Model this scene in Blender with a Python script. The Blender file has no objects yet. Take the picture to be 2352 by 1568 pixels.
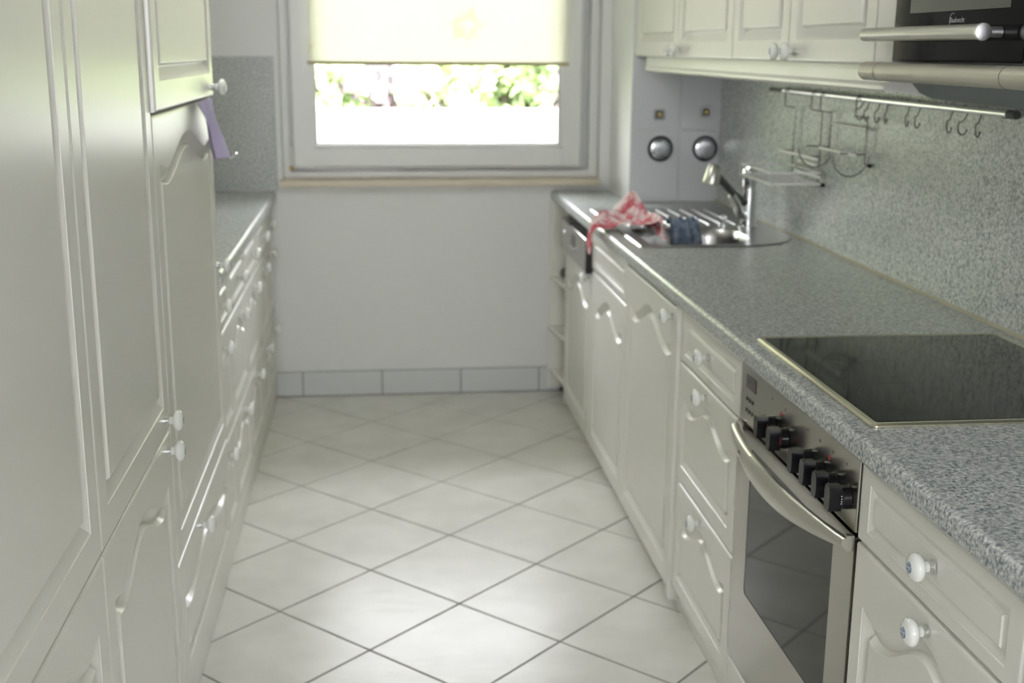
import bpy, bmesh, math, random
from mathutils import Matrix, Vector
random.seed(7)
S = bpy.context.scene
COL = S.collection
PI = math.pi
# ------------------------------------------------------------------ camera
F, PITCH, YAW, ROLL, EYE = 2795.3, math.radians(13.553), math.radians(6.410), math.radians(0.40), 1.4445
cy_, sy_, cp_, sp_ = math.cos(YAW), math.sin(YAW), math.cos(PITCH), math.sin(PITCH)
fw = Vector((sy_*cp_, cy_*cp_, -sp_)); rt = Vector((cy_, -sy_, 0)); up = rt.cross(fw)
R2 = math.cos(ROLL)*rt + math.sin(ROLL)*up; U2 = -math.sin(ROLL)*rt + math.cos(ROLL)*up
cam = bpy.data.cameras.new('camera'); camo = bpy.data.objects.new('camera', cam); COL.objects.link(camo)
camo.matrix_world = Matrix(((R2.x, U2.x, -fw.x, 0), (R2.y, U2.y, -fw.y, 0), (R2.z, U2.z, -fw.z, EYE), (0, 0, 0, 1)))
cam.sensor_width = 36; cam.lens = F*36/2352; cam.clip_start = .05
cam.dof.use_dof = True; cam.dof.focus_distance = 1.72; cam.dof.aperture_fstop = 5.2
S.camera = camo
# ------------------------------------------------------------------ world, sun, added fill lights
w = bpy.data.worlds.new('world'); S.world = w; w.use_nodes = True
bg = w.node_tree.nodes['Background']; bg.inputs[0].default_value = (.95, .95, 1.0, 1); bg.inputs[1].default_value = 15
sun = bpy.data.lights.new('sun', 'SUN'); sun.energy = 30; sun.angle = .02; sun.color = (1, .95, .86)
so = bpy.data.objects.new('sun', sun); COL.objects.link(so)
so.rotation_euler = Vector((.55, .28, -.79)).to_track_quat('-Z', 'Y').to_euler()
ar = bpy.data.lights.new('rear_fill_light', 'AREA'); ar.shape = 'RECTANGLE'; ar.size = .85; ar.size_y = 1.0; ar.energy = 6  # fill light added in the assumed opening behind the camera
ar.color = (1, .985, .95)
ao = bpy.data.objects.new('rear_fill_light', ar); COL.objects.link(ao); ao.location = (.15, -1.98, 1.52); ao.rotation_euler = (PI/2, 0, 0)
cl = bpy.data.lights.new('ceiling_fill_light', 'AREA'); cl.shape = 'DISK'; cl.size = .34; cl.energy = 5.5; cl.color = (1, .98, .95)  # added fill from an assumed ceiling source out of view
co_ = bpy.data.objects.new('ceiling_fill_light', cl); COL.objects.link(co_); co_.location = (-.3, 3.3, 2.405)
S.view_settings.view_transform = 'Standard'; S.view_settings.look = 'None'; S.view_settings.gamma = 1
S.view_settings.use_curve_mapping = False; S.view_settings.exposure = 0.50
S.cycles.use_denoising = True
S.cycles.max_bounces = 10; S.cycles.diffuse_bounces = 6; S.cycles.glossy_bounces = 5; S.cycles.transparent_max_bounces = 12
S.cycles.sample_clamp_indirect = 6
S.cycles.caustics_reflective = False

# ------------------------------------------------------------------ materials
def principled(name, col, rough=.5, metal=0, **kw):
    m = bpy.data.materials.new(name); m.use_nodes = True
    b = m.node_tree.nodes['Principled BSDF']
    b.inputs['Base Color'].default_value = (*col, 1); b.inputs['Roughness'].default_value = rough; b.inputs['Metallic'].default_value = metal
    for k, v in kw.items(): b.inputs[k.replace('_', ' ')].default_value = v
    return m
def nd(m, t, **kw):
    n = m.node_tree.nodes.new(t)
    for k, v in kw.items(): setattr(n, k, v)
    return n
def lk(m, a, b): m.node_tree.links.new(a, b)
def coords(m, scale=(1, 1, 1)):
    t = nd(m, 'ShaderNodeTexCoord'); mp = nd(m, 'ShaderNodeMapping'); mp.inputs['Scale'].default_value = scale
    lk(m, t.outputs['Object'], mp.inputs[0]); return mp.outputs[0]
def noise(m, vec, scale, detail=2, rough=.5):
    n = nd(m, 'ShaderNodeTexNoise'); n.inputs['Scale'].default_value = scale; n.inputs['Detail'].default_value = detail
    n.inputs['Roughness'].default_value = rough; lk(m, vec, n.inputs['Vector']); return n.outputs['Fac']
def ramp(m, fac, stops, interp='LINEAR'):
    r = nd(m, 'ShaderNodeValToRGB'); e = r.color_ramp.elements; r.color_ramp.interpolation = interp
    while len(e) < len(stops): e.new(.5)
    for k, (p, c) in enumerate(stops): e[k].position = p; e[k].color = (*c, 1)
    lk(m, fac, r.inputs[0]); return r.outputs[0]
def bump(m, h, strength, dist=.001):
    b = nd(m, 'ShaderNodeBump'); b.inputs['Strength'].default_value = strength; b.inputs['Distance'].default_value = dist
    lk(m, h, b.inputs['Height']); lk(m, b.outputs[0], m.node_tree.nodes['Principled BSDF'].inputs['Normal'])
def basecol(m, c): lk(m, c, m.node_tree.nodes['Principled BSDF'].inputs['Base Color'])

LAC = (.75, .745, .69)
m_door = principled('cream_lacquer', LAC, .27, Specular_IOR_Level=.5)
bump(m_door, noise(m_door, coords(m_door, (500, 500, 9)), 1, 2), .16, .0006)
m_body = principled('cream_board', LAC, .35)
m_wall = principled('white_plaster', (.74, .745, .74), .7)
bump(m_wall, noise(m_wall, coords(m_wall), 90, 4), .15, .002)
m_ceil = principled('ceiling_paint', (.8, .8, .79), .8)
m_grout = principled('grey_grout', (.12, .115, .10), .85)
m_tile = principled('glazed_floor_tile', (.7, .7, .66), .28, Specular_IOR_Level=.27)
_v = coords(m_tile)
basecol(m_tile, ramp(m_tile, noise(m_tile, _v, 7, 3), [(.35, (.60, .595, .55)), (.65, (.67, .665, .62))]))
bump(m_tile, noise(m_tile, coords(m_tile, (1, 3, 1)), 11, 3), .25, .004)
m_skirt = principled('skirting_tile', (.60, .62, .62), .35)
m_wtile = principled('grey_wall_tile', (.68, .69, .72), .3)
def granite(name, k, rough):
    m = principled(name, (.3, .3, .3), rough); v = coords(m); c = lambda r, g, b: (min(.9, r*k), min(.9, g*k), min(.9, b*k))
    a = ramp(m, noise(m, v, 170, 3, .62), [(.30, c(.09, .13, .16)), (.40, c(.20, .24, .26)), (.46, c(.42, .44, .43)), (.56, c(.54, .55, .52)), (.66, c(.80, .81, .78))])
    b = ramp(m, noise(m, v, 420, 2, .5), [(.38, (.62, .66, .68)), (.55, (1, 1, 1))])
    x = nd(m, 'ShaderNodeMix', data_type='RGBA', blend_type='MULTIPLY'); x.inputs[0].default_value = .8
    lk(m, a, x.inputs[6]); lk(m, b, x.inputs[7]); basecol(m, x.outputs[2]); bump(m, noise(m, v, 160, 3), .22, .0008); return m
m_granite = granite('grey_speckled_laminate', 1.0, .30)
m_granite_lit = granite('lit_grey_speckled_laminate', 1.28, .34)  # same laminate as the worktop, with the stronger light painted into its colour
m_duct = principled('glossy_white_paint', (.86, .87, .85), .28)
m_chrome = principled('chrome', (.82, .83, .84), .08, 1)
m_wire = principled('darkened_chrome_wire', (.30, .30, .29), .22, 1)  # chrome darkened in colour for the dark surroundings its upright wires mirror
m_wire_lit = principled('lit_chrome_wire', (.92, .92, .92), .3, .25)  # same chrome whitened, glints on the level wires painted into its colour
m_dome = principled('grey_chrome', (.55, .57, .60), .12, 1)
m_sink = principled('sink_steel', (.46, .46, .45), .28, 1)
m_steel = principled('brushed_steel', (.45, .435, .40), .2, 1)
_n = noise(m_steel, coords(m_steel, (3, 3, 900)), 1, 2); bump(m_steel, _n, .03, .0003)
m_satin = principled('satin_steel', (.62, .61, .56), .34, 1)
m_alu = principled('aluminium', (.78, .78, .80), .4, 1)
m_hood = principled('champagne_metal', (.52, .50, .42), .38, .6)
m_hoodgrey = principled('grey_hood_metal', (.20, .22, .22), .5, .2)
m_blackglass = principled('black_glass', (.006, .006, .006), .05, Specular_IOR_Level=.10)
m_black = principled('black_plastic', (.010, .010, .012), .22, Specular_IOR_Level=.3)
m_hobglass = principled('hob_glass', (.010, .011, .011), .06, Specular_IOR_Level=.2)
m_hobframe = principled('hob_frame', (.62, .58, .45), .22, .9)
m_porc = principled('white_porcelain', (.82, .84, .80), .08, Coat_Weight=.5)
m_blue = principled('blue_print', (.05, .09, .22), .15)
_f = noise(m_blue, coords(m_blue), 420, 2); basecol(m_blue, ramp(m_blue, _f, [(.42, (.04, .08, .2)), (.58, (.55, .62, .72))]))
m_pvc = principled('white_pvc', (.72, .725, .71), .3)
m_sill = principled('beige_sill_stone', (.60, .54, .43), .3)
m_brass = principled('brass', (.55, .42, .18), .3, 1)
m_red = principled('red_print', (.6, .03, .02), .5)
m_dark = principled('dark_print', (.06, .06, .05), .5)
m_grey = principled('grey_print', (.45, .46, .47), .5)
m_white = principled('white_print', (.8, .8, .8), .5)
m_display = principled('display', (.05, .035, .035), .12)
m_lilac = principled('lilac_paper', (.42, .37, .56), .8)
m_shadowgap = principled('dark_gap', (.03, .03, .03), .8)
m_mud = principled('grey_brown', (.12, .11, .10), .8)
m_redcloth = principled('red_white_cloth', (.6, .2, .2), .85)
_v = coords(m_redcloth); _f1 = noise(m_redcloth, _v, 24, 2); _f2 = noise(m_redcloth, coords(m_redcloth, (1, 2.2, 1)), 60, 2)
_ad = nd(m_redcloth, 'ShaderNodeMath', operation='MULTIPLY_ADD'); lk(m_redcloth, _f2, _ad.inputs[0]); _ad.inputs[1].default_value = .5; lk(m_redcloth, _f1, _ad.inputs[2])
basecol(m_redcloth, ramp(m_redcloth, _ad.outputs[0], [(.64, (.52, .11, .14)), (.72, (.64, .30, .33)), (.80, (.78, .68, .68))]))
m_bluecloth = principled('blue_grey_cloth', (.12, .17, .25), .85)
basecol(m_bluecloth, ramp(m_bluecloth, noise(m_bluecloth, coords(m_bluecloth), 45, 3), [(.4, (.09, .13, .20)), (.65, (.26, .30, .36))]))
# window pane: thin clear sheet with a mirror-like surface
m_glass = bpy.data.materials.new('window_glass'); m_glass.use_nodes = True
m_glass.node_tree.nodes.remove(m_glass.node_tree.nodes['Principled BSDF'])
_t = nd(m_glass, 'ShaderNodeBsdfTransparent'); _g = nd(m_glass, 'ShaderNodeBsdfGlossy'); _g.inputs['Roughness'].default_value = .02
_fr = nd(m_glass, 'ShaderNodeFresnel'); _fr.inputs[0].default_value = 1.3; _mx = nd(m_glass, 'ShaderNodeMixShader')
lk(m_glass, _fr.outputs[0], _mx.inputs[0]); lk(m_glass, _t.outputs[0], _mx.inputs[1]); lk(m_glass, _g.outputs[0], _mx.inputs[2])
lk(m_glass, _mx.outputs[0], m_glass.node_tree.nodes['Material Output'].inputs[0])
# blind: translucent cream cloth with faint flower rings
m_blind = bpy.data.materials.new('cream_blind'); m_blind.use_nodes = True
m_blind.node_tree.nodes.remove(m_blind.node_tree.nodes['Principled BSDF'])
_v = coords(m_blind, (1, 0, 1)); _vo = nd(m_blind, 'ShaderNodeTexVoronoi'); _vo.inputs['Scale'].default_value = 3.2; _vo.inputs['Randomness'].default_value = .55
lk(m_blind, _v, _vo.inputs['Vector'])
_mm = nd(m_blind, 'ShaderNodeMath', operation='MULTIPLY_ADD'); lk(m_blind, noise(m_blind, _v, 28, 4), _mm.inputs[0]); _mm.inputs[1].default_value = .5; lk(m_blind, _vo.outputs['Distance'], _mm.inputs[2])
_c = ramp(m_blind, _mm.outputs[0], [(.30, (.84, .83, .76)), (.36, (.80, .77, .65)), (.39, (.73, .68, .52)), (.42, (.81, .79, .68)), (.48, (.84, .83, .76))])
_d = nd(m_blind, 'ShaderNodeBsdfDiffuse'); _tr = nd(m_blind, 'ShaderNodeBsdfTranslucent'); _mx = nd(m_blind, 'ShaderNodeMixShader'); _mx.inputs[0].default_value = .62
lk(m_blind, _c, _d.inputs[0]); lk(m_blind, _c, _tr.inputs[0]); lk(m_blind, _d.outputs[0], _mx.inputs[1]); lk(m_blind, _tr.outputs[0], _mx.inputs[2])
lk(m_blind, _mx.outputs[0], m_blind.node_tree.nodes['Material Output'].inputs[0])
m_blindbar = principled('blind_bar', (.42, .38, .22), .5)
m_fence = principled('white_render', (.2, .2, .197), .8)
m_lawn = principled('lawn', (.10, .16, .05), .9)
def leafmat(name, c1, c2):
    m = principled(name, c1, .5)
    basecol(m, ramp(m, noise(m, coords(m), 9, 3), [(.35, c1), (.65, c2)])); return m
m_leafg = leafmat('green_leaf', (.20, .29, .10), (.40, .49, .25))
m_leafy = leafmat('pale_green_leaf', (.34, .43, .18), (.56, .61, .38))
m_leafr = leafmat('purple_leaf', (.15, .12, .135), (.34, .27, .29))
m_bark = principled('bark', (.14, .11, .09), .9)

# ------------------------------------------------------------------ mesh helpers
class MB:
    def __init__(s): s.v = []; s.f = []; s.mi = []
    def add(s, vs, fs, mi=0):
        o = len(s.v); s.v += [tuple(v) for v in vs]; s.f += [tuple(i+o for i in f) for f in fs]; s.mi += [mi]*len(fs)
    def box(s, x0, x1, y0, y1, z0, z1, mi=0):
        v = [(x, y, z) for x in (x0, x1) for y in (y0, y1) for z in (z0, z1)]
        s.add(v, [(0, 1, 3, 2), (4, 6, 7, 5), (0, 4, 5, 1), (2, 3, 7, 6), (0, 2, 6, 4), (1, 5, 7, 3)], mi); return s
    def prism(s, pts, axis, a, b, mi=0):
        """extrude a 2-D outline (list) along axis 0/1/2 from a to b"""
        n = len(pts)
        def P(p, t):
            return (t, p[0], p[1]) if axis == 0 else (p[0], t, p[1]) if axis == 1 else (p[0], p[1], t)
        v = [P(p, a) for p in pts]+[P(p, b) for p in pts]
        f = [tuple(range(n-1, -1, -1)), tuple(range(n, 2*n))]+[(i, (i+1) % n, n+(i+1) % n, n+i) for i in range(n)]
        s.add(v, f, mi); return s
    def tube(s, pts, r, n=8, mi=0, close=False, caps=True):
        pts = [Vector(p) for p in pts]; rs = r if isinstance(r, (list, tuple)) else [r]*len(pts); N = len(pts)
        rings = []; prev = None
        for i, p in enumerate(pts):
            if close: d = (pts[(i+1) % N]-pts[i-1]).normalized()
            else: d = ((pts[min(i+1, N-1)]-pts[max(i-1, 0)])).normalized()
            a = prev if prev is not None else (Vector((0, 0, 1)) if abs(d.z) < .9 else Vector((1, 0, 0)))
            a = (a-d*a.dot(d)).normalized(); prev = a; b = d.cross(a)
            rings.append([p+rs[i]*(math.cos(2*PI*k/n)*a+math.sin(2*PI*k/n)*b) for k in range(n)])
        v = [q for rg in rings for q in rg]; f = []
        for i in range(N if close else N-1):
            j = (i+1) % N
            for k in range(n): f.append((i*n+k, i*n+(k+1) % n, j*n+(k+1) % n, j*n+k))
        if not close and caps: f += [tuple(range(n-1, -1, -1)), tuple((N-1)*n+k for k in range(n))]
        s.add(v, f, mi); return s
    def lathe(s, prof, c=(0, 0, 0), d=(0, 0, 1), n=20, mis=None, mi=0):
        """prof: list of (radius, height) along direction d from c"""
        c = Vector(c); d = Vector(d).normalized(); a = Vector((1, 0, 0)) if abs(d.x) < .9 else Vector((0, 1, 0)); a = (a-d*a.dot(d)).normalized(); b = d.cross(a)
        for i in range(len(prof)-1):
            (r0, h0), (r1, h1) = prof[i], prof[i+1]
            ring = lambda r, h: [c+d*h+r*(math.cos(2*PI*k/n)*a+math.sin(2*PI*k/n)*b) for k in range(n)]
            m_ = mis[i] if mis else mi
            if r0 < 1e-6: s.add([c+d*h0]+ring(r1, h1), [(0, 1+k, 1+(k+1) % n) for k in range(n)], m_)
            elif r1 < 1e-6: s.add(ring(r0, h0)+[c+d*h1], [(k, (k+1) % n, n) for k in range(n)], m_)
            else: s.add(ring(r0, h0)+ring(r1, h1), [(k, (k+1) % n, n+(k+1) % n, n+k) for k in range(n)], m_)
        return s
    def grid(s, P, nu, nv, th=0, mi=0):
        v = [P(i/nu, j/nv) for i in range(nu+1) for j in range(nv+1)]
        s.add(v, [(i*(nv+1)+j, (i+1)*(nv+1)+j, (i+1)*(nv+1)+j+1, i*(nv+1)+j+1) for i in range(nu) for j in range(nv)], mi); return s
    def mesh(s, name, mats, smooth=25):
        me = bpy.data.meshes.new(name); me.from_pydata(s.v, [], s.f); me.polygons.foreach_set('material_index', s.mi)
        bm = bmesh.new(); bm.from_mesh(me); bmesh.ops.remove_doubles(bm, verts=bm.verts, dist=1e-6)
        bmesh.ops.recalc_face_normals(bm, faces=bm.faces); bm.to_mesh(me); bm.free()
        for m in (mats if isinstance(mats, (list, tuple)) else [mats]): me.materials.append(m)
        if smooth:
            me.polygons.foreach_set('use_smooth', [True]*len(me.polygons)); me.set_sharp_from_angle(angle=math.radians(smooth))
        me.update(); return me
    def obj(s, name, mats, parent=None, smooth=25, bevel=0, loc=None, rot=None):
        o = bpy.data.objects.new(name, s.mesh(name, mats, smooth)); COL.objects.link(o)
        if parent is not None: o.parent = parent
        if loc: o.location = loc
        if rot: o.rotation_euler = rot
        if bevel:
            b = o.modifiers.new('bevel', 'BEVEL'); b.width = bevel; b.segments = 3; b.limit_method = 'ANGLE'; b.angle_limit = math.radians(40)
        return o
def tag(o, label=None, cat=None, group=None, kind=None):
    if label: o['label'] = label
    if cat: o['category'] = cat
    if group: o['group'] = group
    if kind: o['kind'] = kind
    return o
def thing(name, loc, label, cat, group=None, rz=0):
    o = bpy.data.objects.new(name, None); COL.objects.link(o); o.location = loc; o.rotation_euler = (0, 0, rz)
    o.empty_display_size = .05
    return tag(o, label, cat, group)
def struct(o): o['kind'] = 'structure'; return o
def local(par, mb):
    """shift a world-space mesh builder into an unrotated parent's space"""
    l = par.location; mb.v = [(v[0]-l[0], v[1]-l[1], v[2]-l[2]) for v in mb.v]; return mb
def rr(x0, x1, y0, y1, rads, n=6):
    """rounded rectangle outline, rads = (x0y0, x1y0, x1y1, x0y1)"""
    out = []
    for (cx, cy, a0), r in zip(((x0, y0, PI), (x1, y0, 1.5*PI), (x1, y1, 0), (x0, y1, .5*PI)), rads):
        px = cx+(r if cx == x0 else -r); py = cy+(r if cy == y0 else -r)
        for k in range(n+1):
            a = a0+.5*PI*k/n; out.append((px+r*math.cos(a), py+r*math.sin(a)))
    return out

# ------------------------------------------------------------------ panelled fronts (local: x along width, z up, front at y=0 facing -y)
def front_mesh(w, h, style='rect', inset=.055, th=.019, rise=.055, zin=None, mw=.034):
    nb, ns, nt = 4, 6, 40
    zin = inset if zin is None else zin
    arch = rise if style == 'arch' else 0
    hw0 = w/2-inset
    def top(x):
        if not arch: return 0, 0
        def g(x):
            q = min(1, abs(x-w/2)/hw0); q2 = min(1, q/.80)
            return arch*(.5+.5*math.cos(PI*q2))+arch*.22*math.sin(.5*PI*max(0, (q-.72)/.28))**2
        return g(x), (g(x+.001)-g(x-.001))/.002
    def loop(x0, x1, z0, z1, t=None):
        L = [(x0+(x1-x0)*i/nb, z0) for i in range(nb)]+[(x1, 0) for i in range(ns)]
        T = []
        for i in range(nt+1):
            u = i/nt; x = x1+(x0-x1)*u; zz = z1
            if t is not None: g, sl = top(x); zz = z1+g-(t*(math.sqrt(1+min(sl*sl, 3))-1))
            T.append((x, zz))
        zr, zl = T[0][1], T[-1][1]
        L[nb:] = [(x1, z0+(zr-z0)*i/ns) for i in range(ns)]
        L += T[:-1]+[(x0, zl+(z0-zl)*i/ns) for i in range(ns)]
        return L
    rings = []
    R = .006
    rings.append((th, loop(0, w, 0, h)))
    for k in range(5):
        a = .5*PI*k/4; i_ = R*(1-math.cos(a)); y_ = R*(1-math.sin(a)); rings.append((y_, loop(i_, w-i_, i_, h-i_)))
    rings.append((0, loop(R+.002, w-R-.002, R+.002, h-R-.002)))
    zt = h-zin-arch
    def base(t): return loop(inset+t, w-inset-t, zin+t, zt-t, t)
    N = len(base(0)); gd = .0135 if mw > .03 else .0105 if mw > .025 else .0075
    for t, y in ((-.0015, 0), (0, .0), (.0012, .0016), (.0030, .0019), (mw*.70, gd-.0003), (mw*.75, gd), (mw*.79, gd-.0004), (mw*.96, .0014), (mw, .0010), (mw+.002, .0010)):
        rings.append((y, base(t)))
    mb = MB(); v = []; f = []
    for y, L in rings: v += [(p[0], y, p[1]) for p in L]
    for r in range(len(rings)-1):
        for i in range(N): j = (i+1) % N; f.append((r*N+i, r*N+j, (r+1)*N+j, (r+1)*N+i))
    f.append(tuple((len(rings)-1)*N+i for i in range(N))); f.append(tuple(range(N)))
    mb.add(v, f); return mb
_fc = {}
def front(name, parent, w, h, x, z, mat=None, y=0, **kw):
    key = (round(w, 4), round(h, 4), tuple(sorted(kw.items())))
    if key not in _fc: _fc[key] = front_mesh(w, h, **kw).mesh(name, mat or m_door, 14)
    o = bpy.data.objects.new(name, _fc[key]); COL.objects.link(o); o.parent = parent; o.location = (x, y, z); return o
_km = None
def knob(parent, x, z):
    global _km
    if _km is None:
        k = MB()
        prof = [(0, 0), (.0098, 0), (.0098, .0022), (.0080, .0032), (.0078, .0075), (.0080, .0085), (.0082, .013), (.0105, .0165), (.0170, .0185), (.0200, .0220), (.0206, .0260), (.0190, .0300), (.0150, .0332), (.0085, .0352), (.0055, .0357), (0, .0359)]
        mis = [1]*5+[0]*8+[2]*2
        k.lathe(prof, d=(0, -1, 0), n=24, mis=mis); _km = k.mesh('knob', [m_porc, m_chrome, m_blue], 40)
    o = bpy.data.objects.new('knob', _km); COL.objects.link(o); o.parent = parent; o.location = (x, 0, z); return o

# =================================================================== STRUCTURE
YW, XL, XR = 5.05, -1.03, 1.33
# floor: grout bed with one glazed tile per piece, laid diagonally
fl = struct(MB().box(-1.4, 1.7, -2.0, 5.4, -.12, -.0022).obj('floor', m_grout, smooth=0))
def clip(poly, rect):
    x0, x1, y0, y1 = rect
    for ax, val, sg in ((0, x0, 1), (0, x1, -1), (1, y0, 1), (1, y1, -1)):
        out = []
        for i in range(len(poly)):
            a, b = poly[i-1], poly[i]; da = sg*(a[ax]-val); db = sg*(b[ax]-val)
            if (da >= 0) != (db >= 0): t = da/(da-db); out.append((a[0]+t*(b[0]-a[0]), a[1]+t*(b[1]-a[1])))
            if db >= 0: out.append(b)
        poly = out
        if not poly: return []
    return poly
TP = .335; th_ = math.radians(44.83); ax_, ay_ = math.cos(th_)*TP, math.sin(th_)*TP
gx, gy = -.112*TP, 8.239*TP
def inset2(P, t):
    n = len(P); out = []
    for i in range(n):
        a, b, c = Vector(P[i-1]), Vector(P[i]), Vector(P[(i+1) % n])
        if (b-a).length < 1e-6 or (c-b).length < 1e-6: out.append(tuple(b)); continue
        d1 = (b-a).normalized(); d2 = (c-b).normalized(); n1 = Vector((-d1.y, d1.x)); n2 = Vector((-d2.y, d2.x)); m_ = n1+n2
        if m_.length < 1e-4: out.append(tuple(b)); continue
        m_.normalize(); out.append(tuple(b+m_*t/max(.35, m_.dot(n1))))
    return out
for i in range(-22, 14):
    for j in range(-22, 14):
        c = (gx+(i+.5)*ax_-(j+.5)*ay_, gy+(i+.5)*ay_+(j+.5)*ax_)
        if not (-1.6 < c[0] < 1.9 and -2.4 < c[1] < 5.5): continue
        hw = .5*TP-.0026; ex = (ax_/TP, ay_/TP); ey = (-ay_/TP, ax_/TP)
        quad = [(c[0]+hw*(a*ex[0]+b*ey[0]), c[1]+hw*(a*ex[1]+b*ey[1])) for a, b in ((-1, -1), (1, -1), (1, 1), (-1, 1))]
        for rect in ((-.452, .784, .5, 5.035), (-1.02, 1.32, -1.98, .5)):
            P = clip(quad, rect)
            A = sum(P[k-1][0]*P[k][1]-P[k][0]*P[k-1][1] for k in range(len(P)))/2 if len(P) > 2 else 0
            if abs(A) < .0004: continue
            mb = MB(); n = len(P); Q = inset2(P, .0012); z1 = random.uniform(-.0004, .0001)
            v = [(p[0], p[1], -.006) for p in P]+[(p[0], p[1], z1-.0010) for p in P]+[(p[0], p[1], z1) for p in Q]
            f = [(r*n+k, r*n+(k+1) % n, (r+1)*n+(k+1) % n, (r+1)*n+k) for r in (0, 1) for k in range(n)]+[tuple(2*n+k for k in range(n))]
            mb.add(v, f); mb.obj('tile', m_tile, fl, smooth=0)
# walls
wr = MB().box(XR, XR+.2, -2.0, YW, 0, 2.5).obj('wall_right', m_wall, smooth=0); struct(wr)
wl = MB().box(XL-.2, XL, -2.0, YW, 0, 2.5).obj('wall_left', m_wall, smooth=0); struct(wl)
WX0, WX1, WZ0, WZ1 = -.378, .928, .889, 2.25
wb = MB()
wb.box(XL-.2, WX0, YW, YW+.32, 0, 2.5).box(WX1, XR+.2, YW, YW+.32, 0, 2.5).box(WX0, WX1, YW, YW+.32, 0, WZ0).box(WX0, WX1, YW, YW+.32, WZ1, 2.5)
struct(wb.obj('wall_back', m_wall, smooth=0))
wf = MB().box(XL-.2, -.35, -2.2, -2.0, 0, 2.5).box(.65, XR+.2, -2.2, -2.0, 0, 2.5).box(-.35, .65, -2.2, -2.0, 2.1, 2.5).box(-.35, .65, -2.2, -2.0, 0, .95)
struct(wf.obj('wall_front', m_wall, smooth=0))
struct(MB().box(-1.4, 1.7, -2.3, 5.45, 2.5, 2.6).obj('ceiling', m_ceil, smooth=0))
# boxed-in pipe duct in the right corner with its wall tiles
duct = struct(MB().box(.972, XR-.001, 4.645, YW-.001, 0, 2.499).obj('wall_duct', m_duct, smooth=0))
for (a, b) in ((.974, 1.1615), (1.1645, 1.3285)):
    for (z0, z1) in ((.870, 1.141), (1.144, 1.415), (1.418, 1.69)):
        MB().box(a, b, 4.637, 4.6445, z0, z1).obj('tile', m_wtile, duct, bevel=.0012)
# skirting tiles under the window
sk = struct(MB().box(-.45, 1.32, YW-.006, YW-.0005, 0, .106).obj('baseboard_back', m_grout, smooth=0))
jx = [-.45, -.324, .0104, .346, .6845, .78]
for a, b in zip(jx[:-1], jx[1:]):
    MB().box(a+.002, b-.002, YW-.012, YW-.0062, .002, .1055).obj('tile', m_skirt, sk, bevel=.001)

# window
win = struct(bpy.data.objects.new('window_1', None)); COL.objects.link(win); win.location = (.275, 5.13, .92)
def ring(x0, x1, z0, z1, xa, xb, za, zb, y0, y1):
    """bars between an outer and an inner rectangle"""
    return MB().box(x0, xa, y0, y1, z0, z1).box(xb, x1, y0, y1, z0, z1).box(xa, xb, y0, y1, z0, za).box(xa, xb, y0, y1, zb, z1)
local(win, ring(WX0, WX1, .917, 2.249, -.352, .895, .945, 2.21, 5.10, 5.19)).obj('frame', m_pvc, win, bevel=.004)
local(win, ring(-.3515, .8945, .9455, 2.2095, -.322, .842, .970, 2.15, 5.152, 5.175)).obj('rebate', m_pvc, win, bevel=.002)
local(win, ring(-.335, .856, .962, 2.19, -.256, .783, 1.040, 2.12, 5.085, 5.150)).obj('sash', m_pvc, win, bevel=.006)
local(win, ring(-.2555, .7825, 1.0405, 2.1195, -.241, .768, 1.054, 2.105, 5.105, 5.14)).obj('glazing_bead', m_pvc, win, bevel=.004)
local(win, ring(-.2408, .7678, 1.0542, 2.1048, -.237, .764, 1.058, 2.10, 5.128, 5.14)).obj('gasket', m_black, win)
local(win, MB().box(-.2405, .7675, 5.132, 5.136, 1.0545, 2.1045)).obj('pane', m_glass, win, smooth=0)
local(win, MB().tube([(-.343, 5.095, .965), (-.343, 5.095, 1.04)], .007, 12)).obj('hinge', m_pvc, win)
local(win, MB().tube([(-.343, 5.094, .950), (-.343, 5.094, .968)], .009, 12)).obj('hinge_cap', m_brass, win)
sill = MB().prism([(5.012, .889), (5.010, .892), (5.010, .911), (5.014, .9165), (5.02, .9168), (5.15, .9168), (5.15, .889)], 0, WX0-.012, WX1+.02)
sill = MB(); sill.prism([(5.012, .889), (5.010, .892), (5.010, .911), (5.014, .9160), (5.02, .9165), (YW-.0005, .9165), (YW-.0005, .889)], 0, WX0-.012, WX1+.004)
sill.prism([(YW-.0005, .8895), (YW-.0005, .9165), (5.30, .9165), (5.30, .8895)], 0, WX0+.0005, WX1-.0005)
struct(sill.obj('trim_1', m_sill))
# assumed small window behind the camera, added for fill light
pd = struct(bpy.data.objects.new('rear_fill_window', None)); COL.objects.link(pd); pd.location = (.15, -2.1, .95)
local(pd, ring(-.349, .649, .951, 2.099, -.29, .59, 1.01, 2.04, -2.14, -2.06)).obj('frame', m_pvc, pd, bevel=.004)
local(pd, MB().box(.135, .165, -2.13, -2.07, 1.011, 2.039)).obj('mullion', m_pvc, pd, bevel=.004)

cl_ = thing('fill_ceiling_lamp', (-.3, 3.3, 2.5), 'assumed flat round white ceiling lamp out of view, added as fill above the aisle', 'lamp')  # assumed lamp, unseen, added to raise the overall room brightness
MB().lathe([(0, 0), (.18, 0), (.19, .02), (.185, .045), (.178, .045)], d=(0, 0, -1), n=40).obj('housing', m_pvc, cl_, smooth=40)
_em = principled('opal_diffuser', (.9, .9, .88), .4, Emission_Strength=3.0); _em.node_tree.nodes['Principled BSDF'].inputs['Emission Color'].default_value = (1, .98, .93, 1)
MB().lathe([(0, .0), (.176, 0), (.176, .045), (.174, .060), (.168, .068), (0, .07)], d=(0, 0, -1), n=40).obj('diffuser', _em, cl_, smooth=40)

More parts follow.
